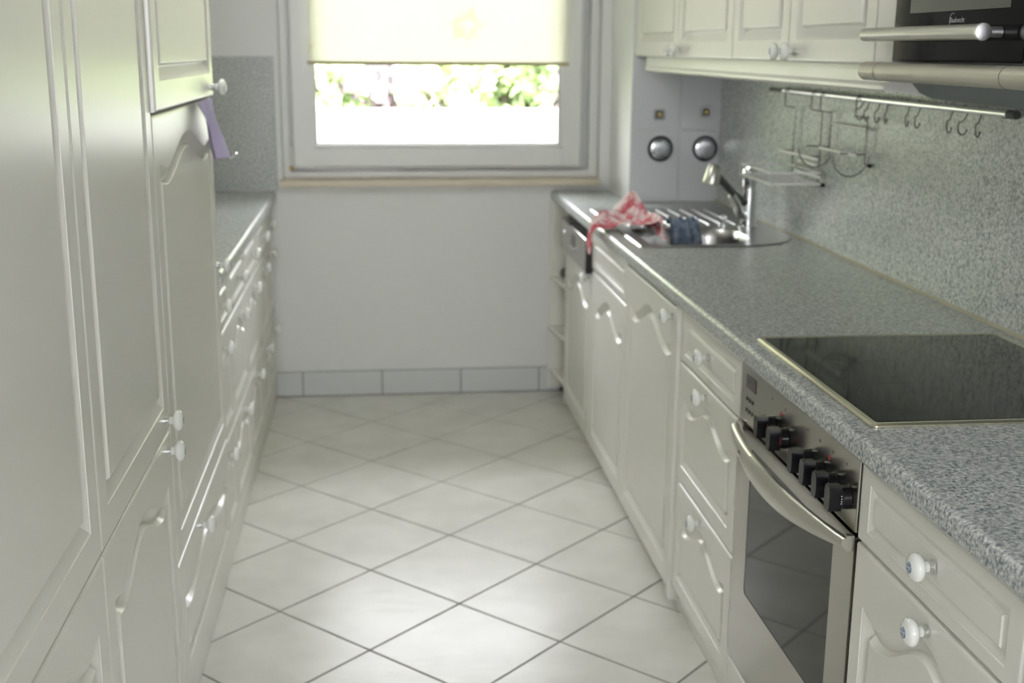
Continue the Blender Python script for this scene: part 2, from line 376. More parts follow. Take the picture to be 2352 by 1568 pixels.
# =================================================================== LEFT SIDE
XT, XB = -.415, -.43
def cab(name, side, face, ynear, yfar, label, cat, group=None):
    """side -1: left run (faces +x); +1: right run (faces -x). local x runs along the front, z up, front at y=0"""
    if side < 0: return thing(name, (face, ynear, 0), label, cat, group, PI/2)
    return thing(name, (face, yfar, 0), label, cat, group, -PI/2)
G = .0015
tall = [
 (1.115, 1.742, 'tall cream cabinet nearest the camera, at the left edge of the photo'),
 (1.742, 2.367, 'tall cream cabinet second from the left, two porcelain knobs one above the other'),
 (2.367, 3.22, 'tall cream cabinet with a lilac cloth hanging over its arched door')]
tc = []
for k, (a, b, lab) in enumerate(tall):
    t = cab('tall_cabinet', -1, XT, a, b, lab, 'cabinet', 'tall cabinets on the left'); w_ = b-a; tc.append(t)
    MB().box(0.0005, w_-.0005, .0195, .58, .10, 2.3).obj('body', m_body, t, smooth=0, bevel=.001)
    if k < 2:
        d = front('door', t, w_-2*G, 1.56, G, .709); knob(d, w_-.055 if k else .055, .030)
        d = front('door', t, w_-2*G, .596, G, .108, style='arch'); knob(d, w_-.055 if k else .055, .569)
    else:
        d = front('door', t, w_-2*G, .95, G, 1.322, y=-.009, inset=.057); knob(d, w_-.03, .022)
        d = front('door', t, w_-2*G, .905, G, .412, style='arch'); knob(d, w_-.030, .478)
        d = front('drawer', t, w_-2*G, .30, G, .108, style='arch', rise=.05); knob(d, .30, .272)
bases = [(3.22, 3.535), (3.535, 3.97), (3.97, 4.39), (4.39, 4.735), (4.735, 5.038)]
ordn = ['low cream drawer cabinet directly against the lilac-cloth cabinet', 'low cream drawer cabinet second along from the tall cabinets',
        'middle one of the five low cream drawer cabinets on the left', 'low cream drawer cabinet last but one before the window wall', 'low cream drawer cabinet in the far left corner against the window wall']
for k, (a, b) in enumerate(bases):
    t = cab('drawer_cabinet', -1, XB, a, b, ordn[k], 'cabinet', 'low drawer cabinets on the left'); w_ = b-a
    MB().box(0.0005, w_-.0005, .0195, .58, .07, .829).obj('body', m_body, t, smooth=0, bevel=.001)
    kx = .09 if k == 0 else w_/2
    ins = .045
    d = front('drawer', t, w_-2*G, .145, G, .678, inset=.036, zin=.028, mw=.018); knob(d, kx, .078)
    d = front('drawer', t, w_-2*G, .310, G, .362, style='arch', inset=ins, rise=.045, mw=.028); knob(d, kx, .276)
    d = front('drawer', t, w_-2*G, .285, G, .072, style='arch', inset=ins, rise=.04, mw=.028); knob(d, kx, .258)
pl = MB().box(-.4456, -.4306, 1.115, 5.036, 0, .069).obj('plinth', m_door, bevel=.001)
# under the tall units the plinth board is as deep as the taller gap
tag(pl, 'long cream plinth board along the floor under the left cabinets', 'plinth')
def counter(name, side, xf, xb, y0, y1, segs, label, zb=.830, zt=.868):
    mb = MB(); r = .013; s = side
    for (a, b, x0, x1) in segs:
        prof = []
        if abs(x0-xf) < 1e-6:
            for k in range(7):
                an = .5*PI*k/6; prof.append((xf+s*r*(1-math.cos(an)), zt-r+r*math.sin(an)))
            prof += [(x1, zt), (x1, zb), (xf+s*.005, zb), (xf, zb+.006)]
        else: prof = [(x0, zt), (x1, zt), (x1, zb), (x0, zb)]
        mb.prism(prof, 1, a, b)
    return tag(mb.obj(name, m_granite, smooth=30), label, 'worktop')
counter('worktop', -1, -.408, XL+.001, 3.222, 5.049, [(3.222, 5.049, -.408, XL+.001)], 'short grey speckled worktop on the low cabinets at the left')
tag(MB().box(XL+.001, -.398, YW-.009, YW-.0005, .8685, 1.405).obj('splashback_panel', m_granite, bevel=.001), 'grey speckled panel upright on the window wall above the left worktop', 'splashback')
# lilac cloth wedged between the doors of the tall cabinet
def cloth(P, nu, nv, name, mat, th=.0015, sub=1):
    o = MB().grid(P, nu, nv).obj(name, mat, smooth=60); m = o.modifiers.new('t', 'SOLIDIFY'); m.thickness = th; m.offset = 0
    if sub: q = o.modifiers.new('s', 'SUBSURF'); q.levels = sub; q.render_levels = sub
    return o
def lil(u, v):
    z = 1.320-.135*v; wv = 1-.35*math.sin(PI*min(1, v*1.5)); y = 3.0+.26*(u-.5)*wv+.07*v*(u*.5+.45); x = -.402+.022*v+.010*math.sin(u*8+v*3)*(.3+v)+.012*v*v
    return (x, y, z-.012*u*v)
tag(MB().lathe([(0, 0), (.008, 0), (.008, .002), (.003, .003), (.003, .006)], c=(-.4148, 3.165, 1.200), d=(1, 0, 0), n=14).tube([(-.409, 3.165, 1.200), (-.395, 3.168, 1.196), (-.380, 3.172, 1.176), (-.364, 3.176, 1.168), (-.352, 3.180, 1.178)], .003, 8).lathe([(0, -.006), (.006, 0), (0, .006)], c=(-.352, 3.180, 1.180), n=10).obj('door_hook', m_chrome, smooth=50), 'small chrome hook on the arched tall door just under the lilac cloth', 'hook')
tag(cloth(lil, 12, 14, 'cloth', m_lilac), 'small lilac cloth hanging between the upper and lower door of a tall cabinet', 'cloth')

# =================================================================== RIGHT SIDE
XF = .75
t = cab('drawer_cabinet', 1, XF, .60, 1.233, 'cream cabinet at the right edge below the worktop, almost wholly out of frame', 'cabinet')
MB().box(.0005, .6325, .0195, .575, .07, .829).obj('body', m_body, t, smooth=0)
d = front('drawer', t, .630, .126, G, .690, inset=.038, zin=.024, mw=.019); knob(d, .315, .07)
d = front('drawer', t, .630, .612, G, .072, style='arch', inset=.042); knob(d, .315, .585)
t = cab('drawer_cabinet', 1, XF, 1.236, 1.741, 'cream cabinet to the right of the oven with a drawer above an arched front', 'cabinet')
MB().box(.0005, .5045, .0195, .575, .07, .829).obj('body', m_body, t, smooth=0)
d = front('drawer', t, .502, .126, G, .690, inset=.038, zin=.024, mw=.019); knob(d, .262, .067)
d = front('drawer', t, .502, .612, G, .072, style='arch', inset=.042, rise=.065); knob(d, .262, .588)
t = cab('drawer_cabinet', 1, XF, 2.386, 2.895, 'cream cabinet with three stacked drawers to the left of the oven', 'cabinet')
MB().box(.0005, .5085, .0195, .575, .07, .829).obj('body', m_body, t, smooth=0)
d = front('drawer', t, .506, .130, G, .688, inset=.036, zin=.024, mw=.020); knob(d, .255, .069)
d = front('drawer', t, .506, .305, G, .378, style='arch', inset=.045, rise=.05, mw=.028); knob(d, .255, .284)
d = front('drawer', t, .506, .299, G, .074, style='arch', inset=.045, rise=.05, mw=.028); knob(d, .255, .277)
tag(MB().box(.742, .775, 2.897, 2.930, .03, .829).obj('filler_post', m_door, bevel=.006), 'narrow rounded cream upright strip between the three-drawer cabinet and the wide door', 'trim strip')
t = cab('base_cabinet', 1, XF, 2.932, 3.574, 'cream base cabinet with one tall arched door right of the sink cabinet', 'cabinet')
MB().box(.0005, .6415, .0195, .575, .07, .829).obj('body', m_body, t, smooth=0)
d = front('door', t, .637, .762, G, .045, style='arch', rise=.06); knob(d, .637-.045, .735)
t = cab('sink_cabinet', 1, XF, 3.576, 4.178, 'cream cabinet under the sink with a false drawer above an arched door', 'cabinet')
MB().box(.0005, .6015, .0195, .575, .07, .66).obj('body', m_body, t, smooth=0)
front('drawer_front', t, .597, .128, G, .690, inset=.036, zin=.024, mw=.020)
front('door', t, .597, .638, G, .045, style='arch', rise=.06)
dw = cab('dishwasher', 1, XF, 4.184, 4.776, 'built-in dishwasher with a steel control panel above a cream arched door', 'dishwasher')
MB().box(.001, .591, .0195, .215, .07, .829).obj('body', m_black, dw, smooth=0)
d = front('door', dw, .588, .622, .002, .045, style='arch', rise=.06); knob(d, .549, .600)
cp = MB().box(.002, .590, -.022, .019, .676, .792).obj('control_panel', [m_steel], dw, bevel=.003)
MB().box(.5903, .5975, -.021, .019, .670, .790).obj('side_trim', m_black, dw)
MB().box(.27, .37, -.0225, -.0221, .715, .768).obj('handle_recess', m_black, dw)
MB().tube([(.285, -.026, .722), (.345, -.026, .722)], .005, 8).obj('handle_lip', m_chrome, dw)
for k in range(4): MB().lathe([(0, 0), (.004, 0), (.004, .002), (0, .0025)], c=(.42+k*.035, -.022, .742), d=(0, -1, 0), n=10).obj('button', m_grey, dw)
MB().lathe([(0, 0), (.007, 0), (.007, .003), (0, .004)], c=(.10, -.022, .745), d=(0, -1, 0), n=12).obj('button', m_chrome, dw)
# open shelf unit at the window end
su = thing('shelf_unit', (.722, 4.78, 0), 'open cream end shelf unit between the dishwasher and the window wall', 'shelf')
local(su, MB().box(.955, .969, 4.782, 5.035, .02, .829)).obj('back_panel', m_body, su)
local(su, MB().box(.754, .955, 4.779, 4.794, .02, .829)).obj('side_panel', m_body, su)
local(su, MB().box(.722, .955, 5.022, 5.0375, .02, .829)).obj('side_panel', m_body, su)
for z in (.109, .293, .511): local(su, MB().prism([(.722, 5.0215), (.752, 4.7945), (.9545, 4.7945), (.9545, 5.0215)], 2, z-.016, z)).obj('shelf', m_body, su, bevel=.002)
so_ = MB().lathe([(0, 0), (.022, .001), (.030, .012), (.028, .026), (.016, .036), (0, .038)], n=14)
so_.v = [(x*(1+.2*math.sin(9*y*30)), y*1.2, z) for x, y, z in so_.v]
tag(so_.obj('scouring_pad', m_mud, loc=(.79, 4.98, .5112)), 'small dark grey lump on the upper shelf of the open end unit', 'pad')
tag(MB().lathe([(0, 0), (.012, 0), (.013, .008), (.006, .012), (0, .013)], n=12).obj('plug', m_mud, loc=(.80, 4.985, .2932)), 'tiny brown plug on the middle shelf of the open end unit', 'plug')
tag(MB().box(.777, .792, .60, 4.776, 0, .069).obj('plinth', m_door, bevel=.001), 'long cream plinth board along the floor under the right cabinets', 'plinth')
# worktop with the sink cut-out
SX0, SX1, SY0, SY1 = .795, 1.225, 3.555, 4.385
wt = counter('worktop', 1, .728, 1.3285, .60, 5.04, [(.60, SY0, .728, 1.3285), (SY0, SY1, .728, SX0), (SY0, SY1, SX1, 1.3285), (SY1, 4.6365, .728, 1.3285), (4.6365, 5.04, .728, .971)],
             'long grey speckled worktop along the right side holding hob and sink')
tag(MB().box(1.3205, 1.3295, .60, 4.6365, .8685, 1.45).obj('splashback_panel', m_granite_lit, bevel=.001), 'long grey speckled panel on the wall behind the right worktop', 'splashback')
tag(MB().prism([(1.320, .8685), (1.313, .8685), (1.320, .8755)], 1, .60, 4.6365).obj('sealing_strip', principled('seal', (.42, .40, .30), .5)), 'thin beige sealing strip where the right worktop meets the splashback', 'seal')

# hob
hb = thing('hob', (1.022, 2.052, .868), 'black glass ceramic hob with a pale metal frame set in the right worktop', 'hob')
hx0, hx1, hy0, hy1 = .765, 1.283, 1.752, 2.350
f_ = MB(); O = rr(hx0, hx1, hy0, hy1, [.012]*4, 4); I = rr(hx0+.014, hx1-.014, hy0+.014, hy1-.014, [.006]*4, 4); I2 = rr(hx0+.004, hx1-.004, hy0+.004, hy1-.004, [.010]*4, 4)
n = len(O); V = [(p[0], p[1], .8683) for p in O]+[(p[0], p[1], .8715) for p in O]+[(p[0], p[1], .8745) for p in I2]+[(p[0], p[1], .8735) for p in I]+[(p[0], p[1], .8683) for p in I]
f_.add(V, [(r*n+k, r*n+(k+1) % n, ((r+1) % 5)*n+(k+1) % n, ((r+1) % 5)*n+k) for r in range(5) for k in range(n)])
local(hb, f_).obj('frame', m_hobframe, hb, smooth=30)
local(hb, MB().prism(rr(hx0+.0145, hx1-.0145, hy0+.0145, hy1-.0145, [.006]*4, 4), 2, .8684, .8740)).obj('glass_plate', m_hobglass, hb, smooth=0)
for (cx, cy, r) in ((.90, 1.90, .09), (.90, 2.20, .075), (1.14, 1.90, .075), (1.14, 2.20, .095)):
    g = MB(); c_ = [(math.cos(2*PI*k/48), math.sin(2*PI*k/48)) for k in range(48)]
    V = [(cx+r*a, cy+r*b, .87412) for a, b in c_]+[(cx+(r-.0012)*a, cy+(r-.0012)*b, .87412) for a, b in c_]
    g.add(V, [(k, (k+1) % 48, 48+(k+1) % 48, 48+k) for k in range(48)]); local(hb, g).obj('cooking_zone', principled('zone_print', (.035, .036, .036), .2) if 'zone_print' not in bpy.data.materials else bpy.data.materials['zone_print'], hb, smooth=0)

# oven
ov = thing('oven', (.75, 2.381, 0), 'built-in steel oven with six black knobs and a bowed handle below the worktop', 'oven', rz=-PI/2)
OW = .636
MB().box(.004, OW-.004, .02, .56, .10, .826).obj('body', m_black, ov, smooth=0)
MB().box(.002, OW-.002, 0, .0195, .694, .825).obj('control_panel', m_steel, ov, bevel=.0025)
# display and six small keys (local x = 2.381 - world y)
MB().box(.036, .098, -.0012, -.0001, .771, .799).obj('display', m_display, ov, bevel=.0005)
for r in range(2):
    for c in range(3): MB().lathe([(0, 0), (.0042, 0), (.0042, .0015), (0, .002)], c=(.044+c*.018, -.0001, .748-r*.024), d=(0, -1, 0), n=10).obj('button', m_dark, ov)
# control knobs: collar plus a wide flat grip
km = MB(); km.lathe([(0, 0), (.019, 0), (.020, .002), (.019, .014), (.0175, .016), (0, .016)], d=(0, -1, 0), n=24)
km.prism([(-.0085, -.021), (.0085, -.021), (.0115, -.010), (.0115, .010), (.0085, .021), (-.0085, .021), (-.0115, .010), (-.0115, -.010)], 1, -.014, -.036)
kme = km.mesh('knob', [m_black], 30)
mk = MB()
for k in range(4): mk.box(.0135+(.001 if k in (1, 2) else 0), .0150+(.001 if k in (1, 2) else 0), -.0172, -.0161, -.007+k*.0042, -.0052+k*.0042)
marks_w = mk.mesh('dial_marks', m_white, 0); marks_r = mk.mesh('dial_marks', m_red, 0)
for q, kx in enumerate((2.166, 2.090, 1.968, 1.907, 1.846, 1.785)):
    o = bpy.data.objects.new('knob', kme); COL.objects.link(o); o.parent = ov; o.location = (2.381-kx, -.0001, .742); o.scale = (1, 1.0, 1)
    o2 = bpy.data.objects.new('dial_marks', marks_r if q < 2 else marks_w); COL.objects.link(o2); o2.parent = o; o2.location = (0, 0, 0)
    g = MB(); g.tube([(-.004, -.0004, 0), (0, -.0004, .004), (.004, -.0004, 0), (0, -.0004, -.004)], .0006, 5, close=True)
    g.obj('printed_symbol', m_dark, ov, loc=(2.381-kx-.012, -.0001, .793))
for kx in (2.128, 1.876): MB().box(-.002, .002, -.0006, 0, -.004, .004).obj('red_mark', m_red, ov, loc=(2.381-kx, -.0002, .778))
# oven door: steel frame round a dark glass window
dr = thing('door', (0, 0, 0), None, None); dr.parent = ov
dd = MB(); dz0, dz1 = .155, .688; gx0, gx1, gz0, gz1 = .088, .548, .336, .655
O = rr(.002, OW-.002, dz0, dz1, [.004]*4, 3); I = rr(gx0, gx1, gz0, gz1, [.012]*4, 3)
n = len(O); V = [(p[0], 0, p[1]) for p in O]+[(p[0], 0, p[1]) for p in I]+[(p[0], .004, p[1]) for p in I]+[(p[0], .019, p[1]) for p in O]
dd.add(V, [(k, (k+1) % n, n+(k+1) % n, n+k) for k in range(n)]+[(n+k, n+(k+1) % n, 2*n+(k+1) % n, 2*n+k) for k in range(n)]+[(k, (k+1) % n, 3*n+(k+1) % n, 3*n+k) for k in range(n)]+[tuple(3*n+k for k in range(n))])
dd.obj('door_frame', m_steel, dr, smooth=20)
MB().prism(rr(gx0+.0002, gx1-.0002, gz0+.0002, gz1-.0002, [.012]*4, 3), 1, .0012, .0038).obj('door_glass', principled('oven_glass', (.012, .014, .012), .05, Specular_IOR_Level=.28), dr, smooth=0)
# bowed handle: crescent across the whole width
h_ = MB(); N = 36; prof = []
for k in range(N+1):
    u = k/N; b = math.sin(PI*u)
    cx = .006+(OW-.012)*u; bow = .036*b**.8+.006; half = .010+.017*b; zc = .676-.012*b; tk = .010
    ring_ = []
    for q in range(14):
        a = 2*PI*q/14; ring_.append((cx, -bow+tk*math.cos(a)-.004, zc+half*math.sin(a)))
    prof.append(ring_)
V = [p for r in prof for p in r]; Fc = [(i*14+q, i*14+(q+1) % 14, (i+1)*14+(q+1) % 14, (i+1)*14+q) for i in range(N) for q in range(14)]+[tuple(range(14)), tuple(N*14+q for q in range(14))]
h_.add(V, Fc)
h_.box(0.002, .014, -.012, 0, .664, .690).box(OW-.014, OW-.002, -.012, 0, .664, .690)
h_.obj('handle', m_satin, dr, smooth=50)
sl = MB()
for k in range(20): sl.box(.150+k*.0058, .1528+k*.0058, -.0475, -.0430, .6695, .6725)
sl.obj('vent_slots', m_dark, dr, smooth=0)['kind'] = 'stuff'
MB().box(.003, OW-.003, 0, .0195, .072, .148).obj('base_front', m_door, ov, bevel=.003)

# wall cabinets
XU = .98
def wallcab(ya, yb, ym, label):
    t = cab('wall_cabinet', 1, XU, ya, yb, label, 'cabinet', 'cream wall cabinets on the right'); w_ = yb-ya; mx = yb-ym
    MB().box(.0005, w_-.0005, .0195, XR-XU-.001, 1.417, 2.2).obj('body', m_body, t, smooth=0)
    d = front('door', t, mx-2*G, .78, G, 1.418, inset=.050); knob(d, mx-.030-G, .023)
    d = front('door', t, w_-mx-2*G, .78, mx+G, 1.418, inset=.050); knob(d, .045, .023)
    return t
wallcab(3.356, 4.636, 3.975, 'cream two-door wall cabinet nearest the window, above the sink')
wallcab(2.368, 3.354, 2.887, 'cream two-door wall cabinet between the window-side one and the microwave')
pm = MB().prism([(1.000, 1.4165), (1.000, 1.384), (.994, 1.382), (.990, 1.377), (.990, 1.370), (.996, 1.364), (1.016, 1.364), (1.018, 1.4165)], 1, 2.335, 4.50)
pm.prism([(1.000, 1.4165), (1.016, 1.4165), (1.045, 1.400), (1.045, 1.364), (1.014, 1.364), (.990, 1.370), (.990, 1.377)][:0] or [(1.0, 1.4165), (1.018, 1.4165), (1.018, 1.364), (1.0, 1.364)], 1, 4.50, 4.53)
pm.prism([(1.0165, 1.4165), (1.0165, 1.366), (1.088, 1.356), (1.056, 1.392), (1.035, 1.4165)], 1, 2.336, 2.352)
tag(pm.obj('pelmet', m_door, smooth=30), 'cream moulded light pelmet along the underside of the wall cabinets', 'pelmet')
# microwave housing with the extractor below
mw = thing('microwave', (.98, 2.366, 0), 'black glass built-in microwave with a round steel bar handle above the hob', 'microwave', rz=-PI/2)
MB().box(.001, .083, .0, .3395, 1.417, 2.0).obj('side_strip', m_body, mw, bevel=.002)
MB().box(.0835, .60, .02, .3395, 1.433, 1.95).obj('body', m_black, mw, smooth=0)
MB().box(.084, .566, .0, .0195, 1.427, 1.86).obj('door', m_blackglass, mw, bevel=.0015)
MB().box(.567, .60, .0, .0195, 1.427, 1.86).obj('control_strip', principled('bronze_glass', (.06, .05, .04), .1), mw, bevel=.0015)
MB().box(.150, .515, -.0010, -.0002, 1.511, 1.80).obj('viewing_window', principled('mesh_window', (.055, .055, .05), .3), mw)
hd = MB(); hd.tube([(.035, -.036, 1.474), (.500, -.036, 1.474)], .0125, 20)
hd.tube([(.047, -.036, 1.474), (.047, -.001, 1.474)], .0085, 12)
h1 = hd.obj('handle', m_satin, mw, smooth=40)
MB().lathe([(0, .003), (.0115, .003), (.0135, .002), (.0138, -.004), (.0125, -.006)], c=(.5035, -.036, 1.474), d=(1, 0, 0), n=24).obj('end_cap', m_alu, h1, smooth=40)
MB().tube([(.4925, -.028, 1.474), (.4925, -.001, 1.474)], .0085, 12).obj('handle_bracket', m_alu, h1, smooth=40)
lt = bpy.data.curves.new('logo', 'FONT'); lt.body = 'Bauknecht'; lt.size = .0125; lt.extrude = .0002; lt.shear = .15; lt.materials.append(m_grey)
lo = bpy.data.objects.new('logo', lt); COL.objects.link(lo); lo.parent = mw; lo.location = (.312, -.0006, 1.4915); lo.rotation_euler = (PI/2, 0, 0)
bpy.context.view_layer.update(); _lm = bpy.data.meshes.new_from_object(lo.evaluated_get(bpy.context.evaluated_depsgraph_get())); _l2 = bpy.data.objects.new('logo_text', _lm); COL.objects.link(_l2); _l2.parent = mw; _l2.location = lo.location; _l2.rotation_euler = lo.rotation_euler; bpy.data.objects.remove(lo)
sw = MB().tube([(.322+.0135*math.cos(a)*.8, -.0007, 1.4955+.0115*math.sin(a)) for a in [PI*(.35+1.35*k/20) for k in range(21)]], .0005, 5).obj('logo_swirl', m_grey, mw)
hdx = thing('extractor_hood', (1.0, 2.02, 1.35), 'slim extractor hood with a champagne front bar under the microwave', 'hood')
local(hdx, MB().tube([(.958, 2.348, 1.406), (.958, 1.60, 1.406)], .0175, 24)).obj('front_bar', m_hood, hdx, smooth=40)
for yy in (2.348-.072, 1.795): local(hdx, MB().tube([(.958, yy, 1.406), (.958, yy-.0012, 1.406)], .0178, 24)).obj('bar_joint', m_dark, hdx)
local(hdx, MB().prism([(.975, 1.4165), (.985, 1.398), (1.035, 1.398), (1.045, 1.385), (1.064, 1.364), (1.090, 1.353), (1.14, 1.346), (1.20, 1.3405), (1.3195, 1.330), (1.3195, 1.4165)], 1, 1.60, 2.333)).obj('underside', m_hoodgrey, hdx, smooth=40)

# rail with hooks and racks
rl = thing('rail', (1.285, 3.07, 1.32), 'long chrome rail on the splashback under the wall cabinets', 'rail')
local(rl, MB().tube([(1.285, 3.80, 1.320), (1.285, 2.392, 1.320)], .0080, 12)).obj('rod', principled('polished_rail', (.95, .95, .95), .25, 1), rl, smooth=40)
for yy in (3.93, 2.375): local(rl, MB().tube([(1.285, yy-.014 if yy < 3 else yy, 1.320), (1.285, yy+.018 if yy < 3 else 3.80, 1.320)], .009 if yy < 3 else .0065, 12)).obj('end_cap', m_dark, rl, smooth=40)
for yy in (3.74, 3.0, 2.42): local(rl, MB().tube([(1.285, yy, 1.316), (1.3203, yy, 1.316)], .006, 10)).obj('bracket', m_black, rl, smooth=40)
hk = MB()
P = [(0, .0115*math.cos(a), .0115*math.sin(a)) for a in [PI*(-.10+1.1*k/10) for k in range(11)]]
P += [(0, -.006, -.012), (0, .006, -.024)]
P += [(0, .004+.0165*math.cos(a), -.036+.0165*math.sin(a)) for a in [PI*(.22-1.12*k/12) for k in range(13)]]
hk.tube(P, .0019, 6); hk.lathe([(0, -.003), (.003, 0), (0, .003)], c=P[-1], n=8); hk.lathe([(0, -.003), (.003, 0), (0, .003)], c=P[0], n=8)
hkm = hk.mesh('hook', m_wire, 50)
hys = [3.168, 3.125, 3.055, 3.0, 2.875, 2.815, 2.649, 2.583, 2.515]
hl = ['chrome hook touching the far rack, first of the row on the rail', 'second chrome hook along the rail from the racks', 'third chrome hook along the rail from the racks, left one of the second pair',
      'fourth chrome hook along the rail from the racks, right one of the second pair', 'fifth chrome hook on the rail, left one of the middle pair', 'sixth chrome hook on the rail, right one of the middle pair',
      'third chrome hook from the near end of the rail', 'last but one chrome hook at the near end of the rail', 'chrome hook nearest the near end of the rail by the hood']
for y_, l_ in zip(hys, hl):
    o = bpy.data.objects.new('hook', hkm); COL.objects.link(o); o.location = (1.285, y_, 1.3175); o.rotation_euler = (0, 0, random.uniform(-.25, .25)); tag(o, l_, 'hook', 'chrome hooks on the rail')
# hanging wire basket
WR = .0026
rk = thing('wire_basket', (1.29, 3.63, 1.058), 'chrome wire basket rack hanging from the rail beside the tap', 'rack')
for yy in (3.745, 3.51):
    local(rk, MB().tube([(1.29, yy, 1.312), (1.284, yy, 1.3285), (1.276, yy, 1.327), (1.272, yy, 1.315), (1.272, yy, 1.275), (1.305, yy, 1.270), (1.307, yy, 1.26), (1.307, yy, 1.060)], WR, 6)).obj('hanger', m_wire, rk, smooth=50)
local(rk, MB().tube([(1.3095, 3.49, 1.056), (1.3195, 3.49, 1.056)], .005, 8)).obj('foot', m_black, rk, smooth=40)
for zz, tt in ((1.059, .0032), (1.092, .003)):
    local(rk, MB().tube([(1.304, 3.79, zz), (1.155, 3.79, zz), (1.155, 3.49, zz), (1.304, 3.49, zz)], tt, 6, close=True)).obj('rim', m_wire_lit, rk, smooth=50)
for k in range(18):
    yy = 3.79-.3*(k+.5)/18; local(rk, MB().tube([(1.303, yy, 1.057), (1.156, yy, 1.057)], .0028, 6)).obj('base_wire', m_wire_lit, rk, smooth=50)
for (xx, yy) in ((1.155, 3.79), (1.155, 3.49), (1.23, 3.49), (1.23, 3.79)):
    local(rk, MB().tube([(xx, yy, 1.058), (xx, yy, 1.108)], .0022, 6).lathe([(0, -.005), (.005, 0), (0, .005)], c=(xx, yy, 1.112), n=8)).obj('upright', m_chrome, rk, smooth=50)
for (xx, zz, y0, y1) in ((1.265, 1.138, 3.745, 3.42), (1.28, 1.117, 3.61, 3.46), (1.28, 1.085, 3.64, 3.43)):
    local(rk, MB().tube([(xx, y0, zz), (xx, y1, zz)], .0042, 8)).obj('rod', m_wire_lit, rk, smooth=50)
for yy in (3.745, 3.51): local(rk, MB().tube([(1.307, yy, 1.138), (1.265, yy, 1.138)], .0022, 6)).obj('arm', m_wire, rk, smooth=50)
# hanging roll holder
rh = thing('roll_holder', (1.29, 3.33, 1.15), 'chrome wire roll holder hanging from the rail right of the wire basket', 'rack')
for yy in (3.435, 3.17):
    local(rh, MB().tube([(1.29, yy, 1.312), (1.284, yy, 1.3285), (1.276, yy, 1.327), (1.272, yy, 1.315), (1.272, yy, 1.275), (1.305, yy, 1.270), (1.307, yy, 1.26), (1.307, yy, 1.145)], WR, 6)).obj('hanger', m_wire, rh, smooth=50)
    local(rh, MB().tube([(1.307, yy, 1.172), (1.235, yy, 1.176)], .0026, 6)).obj('arm', m_wire, rh, smooth=50)
    local(rh, MB().tube([(1.255+.05*math.cos(a), yy-.03, 1.172+.055*math.sin(a)) for a in [PI+PI*k/16 for k in range(17)]], .0026, 6)).obj('loop', m_wire, rh, smooth=50)
local(rh, MB().tube([(1.3095, 3.155, 1.144), (1.3195, 3.155, 1.144)], .005, 8)).obj('foot', m_black, rh, smooth=40)
local(rh, MB().tube([(1.262, 3.39, 1.174), (1.262, 3.13, 1.174)], .0042, 8)).obj('rod', m_wire_lit, rh, smooth=50)
local(rh, MB().tube([(1.307, 3.435, 1.240), (1.307, 3.17, 1.240)], .0034, 8)).obj('rod', m_wire_lit, rh, smooth=50)

# sink
sk_ = thing('sink', (1.0, 3.95, .868), 'oblong stainless steel sink with bowl and ribbed drainer in the worktop', 'sink')
O = rr(.778, 1.302, 3.520, 4.420, (.02, .21, .05, .03), 10)
# rounded bowl near the camera, drainer beyond
def outl(x0, x1, y0, y1, r): return rr(x0, x1, y0, y1, r, 10)
Bw = outl(.822, 1.168, 3.565, 3.905, (.04, .15, .10, .04))
sb = MB(); n = len(O)
O2 = inset2(O, .006); O3 = inset2(O, .014)
V = [(p[0], p[1], .8684) for p in O]+[(p[0], p[1], .8722) for p in O2]+[(p[0], p[1], .8705) for p in O3]
sb.add(V, [(r*n+k, r*n+(k+1) % n, (r+1)*n+(k+1) % n, (r+1)*n+k) for r in (0, 1) for k in range(n)])
bm = bmesh.new()
vo = [bm.verts.new((p[0], p[1], .8705)) for p in O3]; vi = [bm.verts.new((p[0], p[1], .8705)) for p in Bw]
es = [bm.edges.new((L[k-1], L[k])) for L in (vo, vi) for k in range(len(L))]
bmesh.ops.triangle_fill(bm, use_beauty=True, edges=es); bm.verts.index_update(); bm.verts.ensure_lookup_table()
sb.add([tuple(v.co) for v in bm.verts], [tuple(v.index for v in f.verts) for f in bm.faces]); bm.free()
local(sk_, sb).obj('deck', m_sink, sk_, smooth=30)
bb = MB(); rings = [(0, .8705), (.004, .866), (.010, .84), (.016, .76), (.030, .730), (.060, .724)]
V = []
for t_, z_ in rings: V += [(p[0], p[1], z_) for p in inset2(Bw, t_)]
f = [(r*n+k, r*n+(k+1) % n, (r+1)*n+(k+1) % n, (r+1)*n+k) for r in range(len(rings)-1) for k in range(n)]+[tuple((len(rings)-1)*n+k for k in range(n))]
bb.add(V, f); local(sk_, bb).obj('bowl', m_sink, sk_, smooth=50)
local(sk_, MB().lathe([(0, .001), (.012, .0015), (.030, .004), (.036, .001), (.036, 0)], c=(.995, 3.74, .7245), n=20)).obj('drain', m_chrome, sk_, smooth=40)
for k in range(9):
    xx = .84+k*.045; local(sk_, MB().tube([(xx, 3.965, .8695), (xx, 3.975, .8712), (xx, 4.36, .8712), (xx, 4.37, .8695)], .0045, 8)).obj('drainer_rib', m_sink, sk_, smooth=50)
local(sk_, MB().lathe([(0, 0), (.016, 0), (.016, .004), (.007, .008), (.007, .022), (.011, .026), (.009, .034), (0, .036)], c=(1.155, 3.955, .8706), n=16)).obj('waste_knob', m_chrome, sk_, smooth=40)
